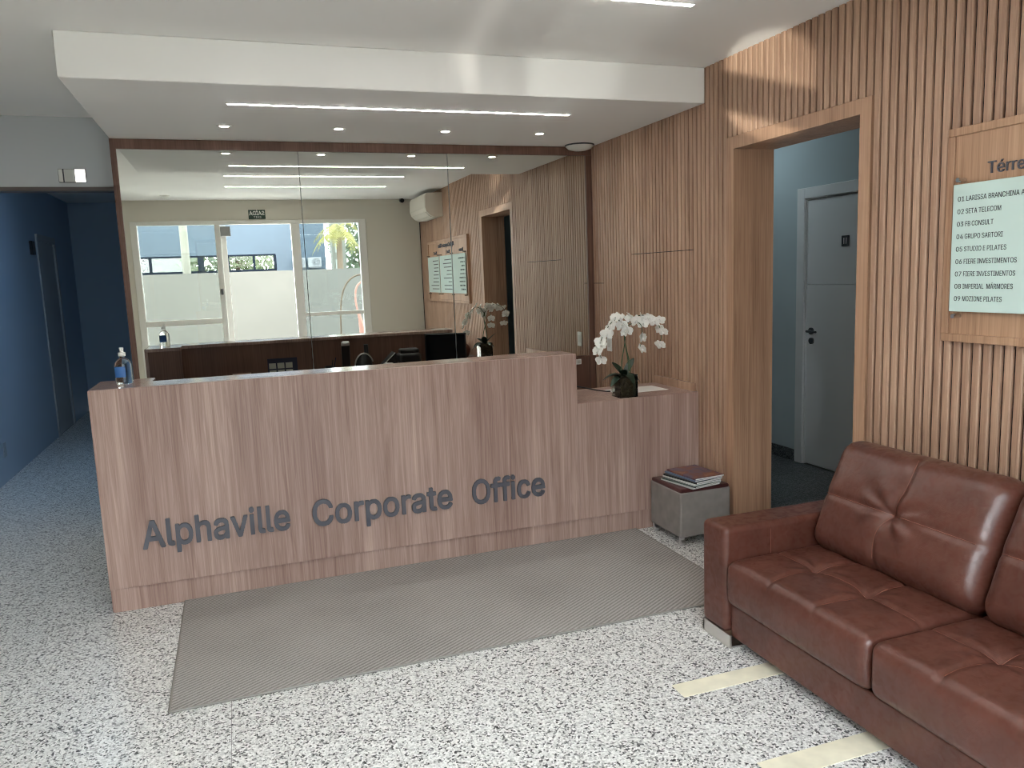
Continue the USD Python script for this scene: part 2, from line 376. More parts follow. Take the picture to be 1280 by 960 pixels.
obj('door_pane', box(-3.745, -2.73, FY - 0.136, FY - 0.130, 0.06, 2.375), M['clear_pane'], d3)
obj('door_handle', box(-2.785, -2.755, FY - 0.005, FY + 0.03, 1.44, 1.52, 0.006), M['grey_plastic'], d3)
obj('track_stop', box(-2.74, -2.60, FY - 0.09, FY - 0.01, 2.22, 2.345, 0.004), simple('alu_grey', (150, 150, 148), 0.5), d3)

def spot(path, pos, target, power, cone, color=(1.0, 0.95, 0.86), radius=0.03, soft=0.1):
    L = UsdLux.SphereLight.Define(stage, path)
    L.CreateRadiusAttr(radius); L.CreateIntensityAttr(power); L.CreateColorAttr(Gf.Vec3f(*color))
    sh = UsdLux.ShapingAPI.Apply(L.GetPrim()); sh.CreateShapingConeAngleAttr(cone); sh.CreateShapingConeSoftnessAttr(soft)
    z = np.array(pos, float) - np.array(target, float); z /= np.linalg.norm(z); x = np.cross([0, 0, 1], z); x /= np.linalg.norm(x); y = np.cross(z, x)
    L.AddTransformOp().Set(Gf.Matrix4d(*[*x, 0, *y, 0, *z, 0, *map(float, pos), 1]))
gs = thing('added_glint_light', 'small dark fixture added outside to throw sun glints on the ceiling', 'added_lamp', (-2.15, -9.4, -0.04))  # made-up fixture, carries the beam for the ceiling glints
obj('housing', cat_(tube([(-0.05, -0.2, 0.22), (0.0, 0.0, 0.28)], [0.06, 0.075], 16)), M['black_plastic'], gs, smooth=40)
obj('stake', tube([(-0.03, -0.12, 0.24), (-0.03, -0.12, 0.0)], [0.012, 0.012], 8), M['black_plastic'], gs)
spot('/World/glint_beam', (-2.19, -9.32, 0.27), (-1.05, -1.95, 2.69), 11000.0, 4.0, soft=0.5)  # added beam, stands in for sun reflected up from outside
gs2 = thing('added_glint_light', 'small dark fixture added outside for the sun glint on the wall over the corridor opening', 'added_lamp', (-5.22, -8.68, -0.04))  # another made-up fixture, for the glint on the slatted wall
obj('housing', cat_(tube([(-0.12, -0.16, 0.03), (0.0, 0.0, 0.09)], [0.05, 0.06], 16)), M['black_plastic'], gs2, smooth=40)
obj('stake', tube([(-0.08, -0.10, 0.06), (-0.08, -0.10, 0.0)], [0.012, 0.012], 8), M['black_plastic'], gs2)
spot('/World/glint_beam_side', (-5.16, -8.60, 0.12), (0.0, -2.14, 2.46), 270000.0, 1.9, radius=0.02, soft=0.3)  # added beam imitating a sun glint over the corridor opening

# ================================================================== LAMPS AND CEILING FITTINGS
for k, (x0, x1, yc, z, where) in enumerate([(-2.582, -0.668, -1.139, SOF, 'long white LED strip light set into the lowered ceiling above the reception desk'),
                                            (-2.62, -0.66, -2.470, CEIL, 'white LED strip light in the high ceiling, cut by the photo top edge'),
                                            (-2.62, -0.73, -3.31, CEIL, 'LED strip light in the high ceiling, middle strip seen in the mirror'),
                                            (-2.62, -0.765, -4.245, CEIL, 'LED strip light in the high ceiling, lowest strip in the mirror')]):
    t = thing('strip_light', where, 'ceiling light', (0, 0, 0))
    obj('channel', box(x0 - 0.008, x1 + 0.008, yc - 0.017, yc + 0.017, z - 0.003, z, 0.001), M['white_plastic'], t)
    obj('diffuser', box(x0, x1, yc - 0.012, yc + 0.012, z - 0.005, z - 0.0025), M['led'], t)
dl = thing('downlight', 'small recessed downlight at the far left end of the lowered ceiling', 'ceiling light', (-2.603, -0.529, SOF))
obj('ring', lathe([(0.026, -0.001), (0.026, -0.004), (0.042, -0.004), (0.044, 0.0), (0.026, -0.001)], 28), M['white_plastic'], dl, smooth=40)
obj('lens', lathe([(0, -0.0035), (0.0265, -0.0035), (0.0265, -0.0005), (0, -0.0005)], 24), M['spot_led'], dl)
for x, lb in ((-1.94, 'small recessed downlight, second from the left in the lowered ceiling'), (-1.264, 'small recessed downlight, third from the left in the lowered ceiling'), (-0.612, 'small recessed downlight nearest the white ceiling access point')):
    copy_of(dl, 'downlight', (x, -0.529, SOF), 0, lb, 'ceiling light')
ap = thing('access_point', 'flat round white ceiling access point with dark rim in the corner', 'access point', (-0.135, -0.125, SOF))
obj('dome', lathe([(0, -0.042), (0.05, -0.040), (0.085, -0.030), (0.104, -0.012), (0.104, -0.010), (0, -0.010)], 40), M['white_plastic'], ap, smooth=40)
obj('rim', lathe([(0, -0.0095), (0.108, -0.0095), (0.108, 0.0), (0, 0.0)], 40), M['grey_plastic'], ap, smooth=40)
sdv = thing('smoke_detector', 'small flat smoke detector on the ceiling near the entrance', 'smoke detector', (-3.33, -5.2, CEIL))
obj('base', lathe([(0, -0.012), (0.055, -0.012), (0.058, 0), (0, 0)], 28), M['white_plastic'], sdv, smooth=40)
obj('cap', lathe([(0, -0.035), (0.03, -0.033), (0.042, -0.024), (0.046, -0.0125), (0, -0.0125)], 28), M['white_plastic'], sdv, smooth=40)
el = thing('reflecting_plaque', 'small wall plaque above the dark hall opening, its reflection put in as a glowing panel', 'wall plaque', (-3.645, HY, 2.272))  # plaque reflecting the bright entrance, built as a box with a glowing part
obj('housing', box(0, 0.162, -0.012, 0.0, 0, 0.088, 0.002), M['grey_plastic'], el)
obj('side_panel', box(0.003, 0.026, -0.02, -0.012, 0.003, 0.085, 0.001), M['white_plastic'], el)
obj('cover', box(0.035, 0.093, -0.02, -0.012, 0.003, 0.085, 0.001), simple('cover_grey', (206, 206, 200), 0.4), el)
obj('reflection_glow', box(0.098, 0.159, -0.02, -0.012, 0.003, 0.085, 0.001), emit('reflection_glow', (1.0, 0.98, 0.90), 0.9), el)  # emission put in for the reflected daylight, not a lamp
lp = thing('added_corridor_light', 'round frosted dome lamp added out of view to light the side corridor', 'ceiling light', (0.85, -0.2, CEIL))  # unseen lamp added to brighten the corridor walls and door
obj('base', lathe([(0, -0.012), (0.16, -0.012), (0.165, 0.0), (0, 0.0)], 32), M['white_plastic'], lp, smooth=40)
obj('dome', lathe([(0, -0.13), (0.06, -0.122), (0.11, -0.095), (0.14, -0.05), (0.148, -0.0122), (0, -0.0122)], 32), emit('panel_cool', (0.76, 0.93, 1.0), 7.5), lp, smooth=40)
hl = thing('added_hall_light', 'square bluish panel lamp added out of view to light the dark side hall', 'ceiling light', (-3.9, 1.5, CEIL))  # unseen lamp added to give the hall its cool light
obj('frame', box(-0.2, 0.2, -0.2, 0.2, -0.012, 0, 0.002), M['white_plastic'], hl)
obj('diffuser', box(-0.18, 0.18, -0.18, 0.18, -0.014, -0.0115), emit('panel_blue', (0.52, 0.76, 1.0), 13.0), hl)
cc = thing('security_camera', 'small black security camera high on the entrance wall, beside the air conditioner', 'camera', (-0.255, FY, 2.655))
obj('mount', cyl((0, 0, 0.02), (0, 0.03, 0.02), 0.02, n=16), M['white_plastic'], cc, smooth=40)
obj('body', cyl((0, 0.03, 0.018), (0, 0.11, 0.005), 0.030, n=20), M['black_plastic'], cc, smooth=40)

# ================================================================== MIRROR
mi = thing('wall_mirror', 'large frameless wall mirror in three panels behind the reception desk', 'mirror')
for xa, xb, yaw_ in ((-3.247, -2.1515, 0.0), (-2.1485, -1.1240, 0.06), (-1.1200, -0.046, 0.25)):   # the panels hang very slightly out of line
    hw = (xb - xa) / 2
    obj('mirror_panel', move(box(-hw, hw, -0.003, 0.003, 0.918, 2.431, 0.0008), ((xa + xb) / 2, -0.0195, 0), rz=yaw_), M['mirror'], mi)

# ================================================================== RECEPTION DESK
D0 = -1.482
dk = thing('reception_desk', 'long wood-grain reception desk with raised counter and grey lettering', 'reception desk')
obj('front_panel', box(-3.315, -0.813, D0, D0 + 0.022, 0.120, 1.10, 0.0012), M['desk_wood'], dk)
obj('front_panel', box(-0.8125, -0.004, D0, D0 + 0.022, 0.120, 0.813, 0.0012), M['desk_wood'], dk)
obj('plinth', box(-3.307, -0.004, D0 + 0.012, D0 + 0.034, 0.0, 0.1165, 0.001), M['desk_wood'], dk)
obj('counter_ledge', box(-3.315, -0.813, D0 + 0.0222, -1.245, 1.075, 1.10, 0.0015), M['desk_top'], dk)
obj('return_top', box(-3.315, -3.055, -1.2448, -1.09, 1.075, 1.10, 0.0015), M['desk_top'], dk)
obj('low_counter', box(-0.812, -0.004, D0 + 0.0222, -0.985, 0.787, 0.813, 0.0015), M['desk_wood'], dk)
obj('return_side', box(-3.315, -3.293, D0 + 0.0222, -1.09, 0.0, 1.0748), M['desk_wood'], dk)
obj('return_end', box(-3.292, -3.055, -1.112, -1.092, 0.0, 1.0748), M['dark_wood'], dk)
obj('inner_panel', box(-3.292, -0.834, -1.282, -1.262, 0.0, 1.0748), M['dark_wood'], dk)
obj('end_panel', box(-0.834, -0.813, D0 + 0.0222, -1.245, 0.0, 1.0748), M['desk_wood'], dk)
obj('worktop', box(-3.054, -0.836, -1.2615, -0.66, 0.720, 0.745, 0.001), M['dark_wood'], dk)
obj('leg_panel', box(-3.052, -3.030, -1.26, -0.68, 0, 0.7198), M['dark_wood'], dk)
obj('leg_panel', box(-0.834, -0.812, -1.244, -0.99, 0, 0.7868), M['dark_wood'], dk)
obj('upstand', box(-0.024, -0.004, -1.455, -0.985, 0.8135, 0.862), M['slat_wood'], dk)
# cut-out letters, one part each
def letters(word, x0, x1, z, cap=0.132):
    t = meshkit.text_mesh(word, cap, 0.012, True)
    t.vertices[:, 0] *= (x1 - x0) / t.bounds[1, 0]
    groups = []
    for c in sorted(t.split(only_watertight=False), key=lambda c: c.bounds[0, 0]):
        a, b = c.bounds[0, 0], c.bounds[1, 0]
        if groups and min(b, groups[-1][1]) - max(a, groups[-1][0]) > 0.5 * (b - a):
            groups[-1][2].append(c); groups[-1][1] = max(groups[-1][1], b)
        else:
            groups.append([a, b, [c]])
    for a, b, cs in groups:
        m = cat_(*cs); v = m.vertices
        obj('letter', trimesh.Trimesh(np.stack([x0 + v[:, 0], D0 - v[:, 2], z + v[:, 1]], 1), m.faces, process=False), M['letter_grey'], dk)
letters('Alphaville', -3.153, -2.451, 0.309)
letters('Corporate', -2.348, -1.584, 0.304)
letters('Office', -1.479, -1.034, 0.304)

# ================================================================== RUG
RX1, RX2, RY1, RY2 = -2.99, -0.44, -1.472, -2.575
rg = thing('rug', 'flat grey-beige woven rug with diagonal ribs in front of the reception desk', 'rug')
rugm = usdkit.material(stage, '/World/Looks/rug_weave', {
    'g': ('geometry', {}), 'm': ('mapping', {'rotation': (0, 0, math.radians(-31)), 'scale': (1, 1, 1)}),
    'w': ('wave_texture', {'scale': 17.0, 'bands_direction': 'y', 'distortion': 0.5, 'detail': 2.0, 'detail_scale': 6.0}),
    'n': ('noise_texture', {'scale': 260.0, 'detail': 3.0}), 'n2': ('noise_texture', {'scale': 2.2, 'detail': 3.0}),
    'a': ('math', {'math_type': 'multiply_add', 'value2': 0.32}), 's': ('math', {'math_type': 'multiply', 'value2': 0.60}),
    'b': ('math', {'math_type': 'multiply_add', 'value2': 0.25}),
    'r': ('rgb_ramp', {'ramp': [(0.25, lin((104, 99, 96))), (0.75, lin((176, 171, 167)))]}),
    'bp': ('bump', {'strength': 0.35, 'distance': 0.003}),
    'p': ('principled_bsdf', {'roughness': 0.9, 'specular_ior_level': 0.1})},
    [('g.position', 'm.vector'), ('m.vector', 'w.vector'), ('g.position', 'n.vector'), ('g.position', 'n2.vector'), ('n.fac', 's.value1'), ('w.fac', 'a.value1'), ('s.value', 'a.value3'), ('n2.fac', 'b.value1'), ('a.value', 'b.value3'),
     ('b.value', 'r.fac'), ('r.color', 'p.base_color'), ('w.fac', 'bp.height'), ('bp.normal', 'p.normal')], surface='p.BSDF')
obj('pile', box(RX1 + 0.008, RX2 - 0.008, RY2 + 0.008, RY1 - 0.008, 0.0005, 0.0085), rugm, rg)
obj('binding', tube([(RX1 + 0.006, RY1 - 0.006, 0.006), (RX2 - 0.006, RY1 - 0.006, 0.006)], 0.0055, 8), simple('rug_binding', (140, 135, 130), 0.9), rg, smooth=True)
for a, b in (((RX1 + 0.006, RY2 + 0.006), (RX2 - 0.006, RY2 + 0.006)), ((RX1 + 0.006, RY1 - 0.006), (RX1 + 0.006, RY2 + 0.006)), ((RX2 - 0.006, RY1 - 0.006), (RX2 - 0.006, RY2 + 0.006))):
    obj('binding', tube([(*a, 0.006), (*b, 0.006)], 0.0055, 8), '/World/Looks/rug_binding', rg, smooth=True)

# ================================================================== SOFA
leather = usdkit.material(stage, '/World/Looks/brown_leather', {
    'g': ('geometry', {}), 'n': ('noise_texture', {'scale': 7.0, 'detail': 4.0}), 'n2': ('voronoi_texture', {'scale': 420.0}), 'n3': ('noise_texture', {'scale': 34.0, 'detail': 4.0, 'distortion': 0.6}),
    'r': ('rgb_ramp', {'ramp': [(0.3, lin((82, 47, 38))), (0.7, lin((98, 58, 48)))]}),
    'rr': ('map_range', {'from_min': 0.3, 'from_max': 0.7, 'to_min': 0.26, 'to_max': 0.38}),
    'b1': ('bump', {'strength': 0.12, 'distance': 0.001}), 'b2': ('bump', {'strength': 0.22, 'distance': 0.004}),
    'p': ('principled_bsdf', {'specular_ior_level': 0.5})},
    [('g.position', 'n.vector'), ('g.position', 'n2.vector'), ('g.position', 'n3.vector'), ('n.fac', 'r.fac'), ('r.color', 'p.base_color'), ('n3.fac', 'rr.value'), ('rr.result', 'p.roughness'),
     ('n2.distance', 'b1.height'), ('n3.fac', 'b2.height'), ('b1.normal', 'b2.normal'), ('b2.normal', 'p.normal')], surface='p.BSDF')
seam_m = simple('leather_seam', (128, 78, 62), 0.4)
so = thing('sofa', 'brown leather two-seat sofa against the slatted wood wall', 'sofa')
SY0, SY1, SY2, SY3, SY4 = -2.775, -2.945, -3.718, -4.490, -4.660
def rbox(x0, x1, y0, y1, z0, z1, r, step=0.03):
    h = [abs(x1 - x0) / 2, abs(y1 - y0) / 2, abs(z1 - z0) / 2]
    m = rounded_grid(h, r, step); m.apply_translation([(x0 + x1) / 2, (y0 + y1) / 2, (z0 + z1) / 2]); return m
for ya, yb in ((SY1, SY0), (SY4, SY3)):
    a = obj('arm', rbox(-0.825, -0.03, ya, yb, 0.055, 0.505, 0.026), leather, so, smooth=True)
    yi = ya - 0.0005 if ya == SY1 else yb + 0.0005
    obj('arm_seam', tube([(-0.60, yi, 0.37), (-0.60, yi, 0.470), (-0.60, yi + (0.006 if ya == SY1 else -0.006), 0.488), (-0.60, (ya + yb) / 2, 0.5055)], 0.0016, 6), seam_m, a, smooth=True)
obj('base', rbox(-0.800, -0.06, SY3 + 0.003, SY1 - 0.003, 0.040, 0.186, 0.012), leather, so, smooth=True)
obj('back_frame', rbox(-0.175, -0.032, SY3 + 0.003, SY1 - 0.003, 0.19, 0.66, 0.03), leather, so, smooth=True)
def seat_height(u, v, k):
    """u, v in 0..1 across (far to near) and front to back."""
    z = 0.020 * (np.clip(4 * u * (1 - u), 0, 1) ** 0.6) * (np.clip(4 * v * (1 - v), 0, 1) ** 0.6)
    for uu in (0.34, 0.67):
        z = z - 0.0075 * np.exp(-((u - uu - 0.012 * np.sin(v * 9 + uu * 7 + k)) / 0.014) ** 2)
        for vv in (0.36, 0.70):
            z = z - 0.016 * np.exp(-((u - uu) ** 2 * 1.4 + (v - vv) ** 2) / 0.0045)
            ang = np.arctan2(v - vv, u - uu); rr = np.hypot(u - uu, v - vv)
            z = z + 0.0022 * np.sin(ang * 9 + k) * np.exp(-((rr - 0.10) / 0.07) ** 2)
    for vv in (0.36, 0.70):
        z = z - 0.0065 * np.exp(-((v - vv - 0.010 * np.sin(u * 11 + vv * 5 + k)) / 0.016) ** 2)
    return z + 0.006 * (meshkit.fbm(np.stack([u * 6, v * 6, np.full_like(u, k * 3.1)], -1), 4, 3) - 0.5)
for k, (ya, yb) in enumerate(((SY2, SY1), (SY3, SY2))):
    h = [0.335, (yb - ya) / 2 - 0.002, 0.095]
    m = rounded_grid(h, 0.040, 0.009)
    v = m.vertices.copy()
    u_, v_ = np.clip((h[1] - v[:, 1]) / (2 * h[1]), 0, 1), np.clip((v[:, 0] + h[0]) / (2 * h[0]), 0, 1)
    top = np.clip((v[:, 2] + h[2]) / (2 * h[2]), 0, 1)
    side = np.clip((-v[:, 0] - h[0] + 0.05) / 0.05, 0, 1) * np.sin(np.pi * top)
    v[:, 2] += seat_height(u_, v_, k) * np.clip(top - 0.3, 0, 1) / 0.7
    v[:, 0] -= 0.012 * side * np.sin(np.pi * u_) ** 0.5
    C = np.array([-0.495, (ya + yb) / 2, 0.281])
    v += C
    cu = obj('seat_cushion', trimesh.Trimesh(v, m.faces, process=False), leather, so, smooth=True)
    for uu in (0.34, 0.67):
        s = np.linspace(0.05, 0.94, 60); u2 = uu + 0.012 * np.sin(s * 9 + uu * 7 + k)
        P = np.stack([C[0] - h[0] + 2 * h[0] * s, C[1] + h[1] - 2 * h[1] * u2, C[2] + h[2] + seat_height(u2, s, k) + 0.0004], 1)
        obj('seam', tube(P, 0.0014, 5), seam_m, cu, smooth=True)
    for vv in (0.36, 0.70):
        s = np.linspace(0.05, 0.95, 60); v2 = vv + 0.010 * np.sin(s * 11 + vv * 5 + k)
        P = np.stack([C[0] - h[0] + 2 * h[0] * v2, C[1] + h[1] - 2 * h[1] * s, C[2] + h[2] + seat_height(s, v2, k) + 0.0004], 1)
        obj('seam', tube(P, 0.0014, 5), seam_m, cu, smooth=True)
def back_bulge(u, w, k):
    b = 0.055 * (np.clip(4 * u * (1 - u), 0, 1) ** 0.55) * (np.clip(4 * w * (1 - w), 0, 1) ** 0.55)
    uc = 0.5 + 0.035 * np.sin((w - 0.5) * 5.5)
    b = b - 0.012 * np.exp(-((u - uc) / 0.022) ** 2) - 0.008 * np.exp(-((w - 0.47) / 0.028) ** 2)
    r = np.hypot((u - 0.5), (w - 0.47) * 0.6)
    b = b - 0.030 * np.exp(-(r / 0.055) ** 2)
    ang = np.arctan2(w - 0.47, u - 0.5)
    b = b + 0.007 * np.sin(ang * 7 + 1.0 + k) * np.exp(-((r - 0.11) / 0.07) ** 2)
    return b + 0.010 * (meshkit.fbm(np.stack([u * 4, w * 4, np.full_like(u, 9 + k * 2.0)], -1), 4, 5) - 0.5)
for k, (ya, yb) in enumerate(((SY2 - 0.03, SY1 - 0.01), (SY3 + 0.01, SY2 - 0.034))):
    h = [0.085, (yb - ya) / 2, 0.245]
    m = rounded_grid(h, 0.075, 0.009)
    v = m.vertices.copy()
    u_, w_ = np.clip((h[1] - v[:, 1]) / (2 * h[1]), 0, 1), np.clip((v[:, 2] + h[2]) / (2 * h[2]), 0, 1)
    front = np.clip(-v[:, 0] / h[0], 0, 1)
    v[:, 0] -= back_bulge(u_, w_, k) * front
    R_ = Rot.from_euler('y', 24, degrees=True)
    C = np.array([-0.262, (ya + yb) / 2, 0.585])
    cu = obj('back_cushion', trimesh.Trimesh(R_.apply(v) + C, m.faces, process=False), leather, so, smooth=True)
    s = np.linspace(0.10, 0.93, 60); u2 = 0.5 + 0.035 * np.sin((s - 0.5) * 5.5)
    P = np.stack([-h[0] - back_bulge(u2, s, k) - 0.0004, h[1] - 2 * h[1] * u2, -h[2] + 2 * h[2] * s], 1)
    obj('seam', tube(R_.apply(P) + C, 0.0016, 5), seam_m, cu, smooth=True)
    s = np.linspace(0.06, 0.94, 60); w2 = np.full_like(s, 0.47)
    P = np.stack([-h[0] - back_bulge(s, w2, k) - 0.0004, h[1] - 2 * h[1] * s, -h[2] + 2 * h[2] * w2], 1)
    obj('seam', tube(R_.apply(P) + C, 0.0016, 5), seam_m, cu, smooth=True)
steel = simple('foot_steel', (0.72, 0.70, 0.67), 0.32, metal=1.0, raw=True)
for x0, x1, y0, y1 in ((-0.822, -0.72, SY1 - 0.03, SY0 - 0.005), (-0.822, -0.72, SY4 + 0.005, SY3 + 0.03), (-0.13, -0.045, SY1 - 0.02, SY0 - 0.005), (-0.13, -0.045, SY4 + 0.005, SY3 + 0.02)):
    obj('foot', cat_(box(x0, x1, y0, y1, 0.0, 0.010, 0.002), box(x0, x0 + 0.012, y0, y1, 0.008, 0.058, 0.002), box(x0, x1, y1 - 0.012, y1, 0.008, 0.058, 0.002)), steel, so)

# ================================================================== OTTOMAN AND MAGAZINES
ot = thing('ottoman', 'small grey cube ottoman on casters with a dark red padded top', 'ottoman', (0, 0, 0))
fab = simple('grey_suede', (128, 121, 117), 0.8, noise=0.12, nscale=14.0)
OX0, OX1, OY0, OY1 = -0.362, -0.030, -1.850, -1.512
obj('body', rbox(OX0, OX1, OY0, OY1, 0.048, 0.312, 0.012), fab, ot, smooth=True)
obj('seat_pad', rbox(OX0 + 0.004, OX1 - 0.004, OY0 + 0.004, OY1 - 0.004, 0.304, 0.330, 0.012, 0.02), simple('oxblood', (72, 34, 34), 0.35, bump=0.4, bscale=60), ot, smooth=True)
for x in (OX0 + 0.022, OX1 - 0.022):
    for yv in (OY0 + 0.022, OY1 - 0.022):
        obj('caster', cat_(cyl((x - 0.012, yv, 0.0175), (x + 0.012, yv, 0.0175), 0.0175, n=20), box(x - 0.016, x + 0.016, yv - 0.008, yv + 0.010, 0.030, 0.050, 0.002), box(x - 0.016, x - 0.0125, yv - 0.008, yv + 0.008, 0.014, 0.034), box(x + 0.0125, x + 0.016, yv - 0.008, yv + 0.008, 0.014, 0.034)), M['brushed'], ot, smooth=40)
zt = 0.3315
mags = [((188, 188, 186), 0.009, (-0.218, -1.722), 10, 'white-edged magazine at the bottom of the pile on the ottoman'),
        ((70, 84, 80), 0.007, (-0.214, -1.728), 13, 'dark green magazine, second from the bottom of the ottoman pile'),
        ((206, 206, 204), 0.006, (-0.203, -1.714), 9, 'thin pale magazine, third from the bottom of the ottoman pile'),
        ((40, 42, 44), 0.010, (-0.192, -1.708), 12, 'black-covered magazine, third from the top of the ottoman pile'),
        ((96, 112, 140), 0.007, (-0.181, -1.698), 8, 'blue-grey magazine just under the top magazine on the ottoman')]
for i, (c, th, (cx_, cy_), rz, lb) in enumerate(mags):
    t = thing('magazine', lb, 'magazine', (cx_, cy_, zt), rz, group='magazines piled on the ottoman')
    obj('pages', box(-0.099, 0.101, -0.134, 0.134, 0.0008, th - 0.0008), M['paper'], t)
    cm = simple('cover_%d' % i, c, 0.3)
    obj('cover', cat_(box(-0.102, 0.102, -0.136, 0.136, th - 0.0008, th), box(-0.102, 0.102, -0.136, 0.136, 0, 0.0008), box(-0.102, -0.1, -0.136, 0.136, 0.0008, th - 0.0008)), cm, t)
    zt += th + 0.0004
t = thing('magazine', 'topmost magazine on the ottoman, with a blurred purple and orange cover', 'magazine', (-0.170, -1.700, zt), 5, group='magazines piled on the ottoman')
cv = usdkit.material(stage, '/World/Looks/cover_photo', {'g': ('texture_coordinate', {}), 'n': ('noise_texture', {'scale': 9.0, 'detail': 3.0, 'distortion': 0.8}),
    'r': ('rgb_ramp', {'ramp': [(0.3, lin((66, 62, 96))), (0.45, lin((104, 84, 100))), (0.55, lin((120, 74, 64))), (0.7, lin((150, 108, 84)))]}), 'p': ('principled_bsdf', {'roughness': 0.25})},
    [('g.object', 'n.vector'), ('n.fac', 'r.fac'), ('r.color', 'p.base_color')], surface='p.BSDF')
obj('pages', box(-0.099, 0.101, -0.134, 0.134, 0.0008, 0.0082), M['paper'], t)
obj('cover', cat_(box(-0.102, 0.102, -0.136, 0.136, 0.0082, 0.009), box(-0.102, 0.102, -0.136, 0.136, 0, 0.0008), box(-0.102, -0.1, -0.136, 0.136, 0.0008, 0.0082)), cv, t)

# ================================================================== DIRECTORY BOARD
BY0, BY1, BZ0, BZ1 = -3.235, -5.235, 1.245, 2.045
bd = thing('directory_board', 'wooden tenant directory board with pale glass plates on the slatted wall', 'sign')
BX = -0.032
obj('back_panel', box(BX + 0.008, -0.001, BY1 + 0.03, BY0 - 0.03, BZ0 + 0.03, BZ1 - 0.03), M['board_wood'], bd)
obj('rim', box(BX, -0.001, BY1, BY0, BZ1 - 0.03, BZ1, 0.002), M['board_wood'], bd)
obj('rim', box(BX, -0.001, BY1, BY0, BZ0, BZ0 + 0.03, 0.002), M['board_wood'], bd)
obj('rim', box(BX, -0.001, BY0 - 0.03, BY0, BZ0 + 0.03, BZ1 - 0.03, 0.002), M['board_wood'], bd)
obj('rim', box(BX, -0.001, BY1, BY1 + 0.03, BZ0 + 0.03, BZ1 - 0.03, 0.002), M['board_wood'], bd)
plate_m = simple('plate_glass', (206, 226, 220), 0.06, coat=0.3)
print_m = simple('print_dark', (48, 54, 60), 0.5)
PX = -0.046
rows = ['LARISSA BRANCHINA A.', 'SETA TELECOM', 'FB CONSULT', 'GRUPO SARTORI', 'STUDIO E PILATES', 'FIERE INVESTIMENTOS', 'FIERE INVESTIMENTOS', 'IMPERIAL  MÁRMORES', 'MOZIONE PILATES']
roww = [0.235, 0.144, 0.116, 0.155, 0.171, 0.213, 0.210, 0.203, 0.163]
pl = [(-3.280, -3.890), (-3.930, -4.540), (-4.580, -5.190)]
RT, UP = (0, -1, 0), (0, 0, 1)
for i, (pa, pb) in enumerate(pl):
    p = obj('plate', box(PX, PX + 0.006, pb, pa, 1.362, 1.835, 0.001), plate_m, bd)
    ink = []
    for r_ in range(9):
        zb = 1.772 - r_ * 0.0462
        if i == 0:
            ink.append(cat_(text_on('0%d' % (r_ + 1), 0.0175, 0.0008, (PX, -3.300, zb), RT, UP), text_on(rows[r_], 0.018, 0.0008, (PX, -3.336, zb), RT, UP, width=roww[r_])))
        else:
            wd = rng.uniform(0.16, 0.42)
            ink.append(box(PX - 0.0008, PX, pa - 0.05 - wd, pa - 0.05, zb + 0.002, zb + 0.014))
    for m_ in ink:
        obj('row_text', m_, print_m, p)
    for ys_ in (pa - 0.03, pb + 0.03):
        for zs_ in (1.850, 1.345):
            obj('standoff', cat_(cyl((BX - 0.030, ys_, zs_), (BX + 0.01, ys_, zs_), 0.0085, n=16)), M['chrome'], bd, smooth=40)
    obj('heading', text_on(['Térreo', 'Piso 1', 'Piso 2'][i], 0.042, 0.006, (BX + 0.008, [-3.402, -4.10, -4.75][i], 1.862), RT, UP), M['letter_grey'], bd)
obj('heading', text_on('Alphaville', 0.05, 0.006, (BX + 0.008, -3.80, 1.945), RT, UP), M['letter_grey'], bd)
obj('heading', text_on('Corporate', 0.05, 0.006, (BX + 0.008, -4.12, 1.945), RT, UP), M['letter_grey'], bd)
obj('heading', text_on('Office', 0.05, 0.006, (BX + 0.008, -4.47, 1.945), RT, UP), M['letter_grey'], bd)

# ================================================================== EXIT SIGN AND AIR CONDITIONER (seen in the mirror)
ex = thing('exit_sign', 'small dark green SAÍDA exit sign above the entrance door', 'sign', (0, 0, 0))
obj('plate', box(-2.353, -2.135, FY, FY + 0.006, 2.436, 2.558, 0.001), simple('exit_green', (22, 58, 44), 0.5), ex)
obj('lettering', cat_(text_on('SAÍDA', 0.052, 0.001, (-2.143, FY + 0.006, 2.488), (-1, 0, 0), UP, width=0.20, bold=True), text_on('EXIT', 0.022, 0.001, (-2.19, FY + 0.006, 2.451), (-1, 0, 0), UP, width=0.10)), M['white_plastic'], ex)
ac = thing('air_conditioner', 'white split air conditioner unit high on the wood wall by the entrance', 'air conditioner', (0, 0, 0))
AY0, AY1 = -5.33, -4.43
acw = simple('ac_white', (216, 210, 198), 0.45)
prof = [(-0.002, 2.34), (-0.11, 2.335), (-0.17, 2.36), (-0.215, 2.405), (-0.228, 2.45), (-0.222, 2.61), (-0.205, 2.635), (-0.002, 2.64)]
obj('body', prism(prof, 'y', AY0 + 0.012, AY1 - 0.012), acw, ac)
obj('end_cap', prism(prof, 'y', AY1 - 0.012, AY1), acw, ac)
obj('end_cap', prism(prof, 'y', AY0, AY0 + 0.012), acw, ac)
obj('front_panel', prism([(-0.2285, 2.452), (-0.234, 2.452), (-0.228, 2.612), (-0.2225, 2.612)], 'y', AY0 + 0.01, AY1 - 0.01), acw, ac)
obj('air_flap', prism([(-0.118, 2.332), (-0.172, 2.355), (-0.216, 2.399), (-0.219, 2.396), (-0.175, 2.350), (-0.119, 2.328)], 'y', AY0 + 0.05, AY1 - 0.05), acw, ac)

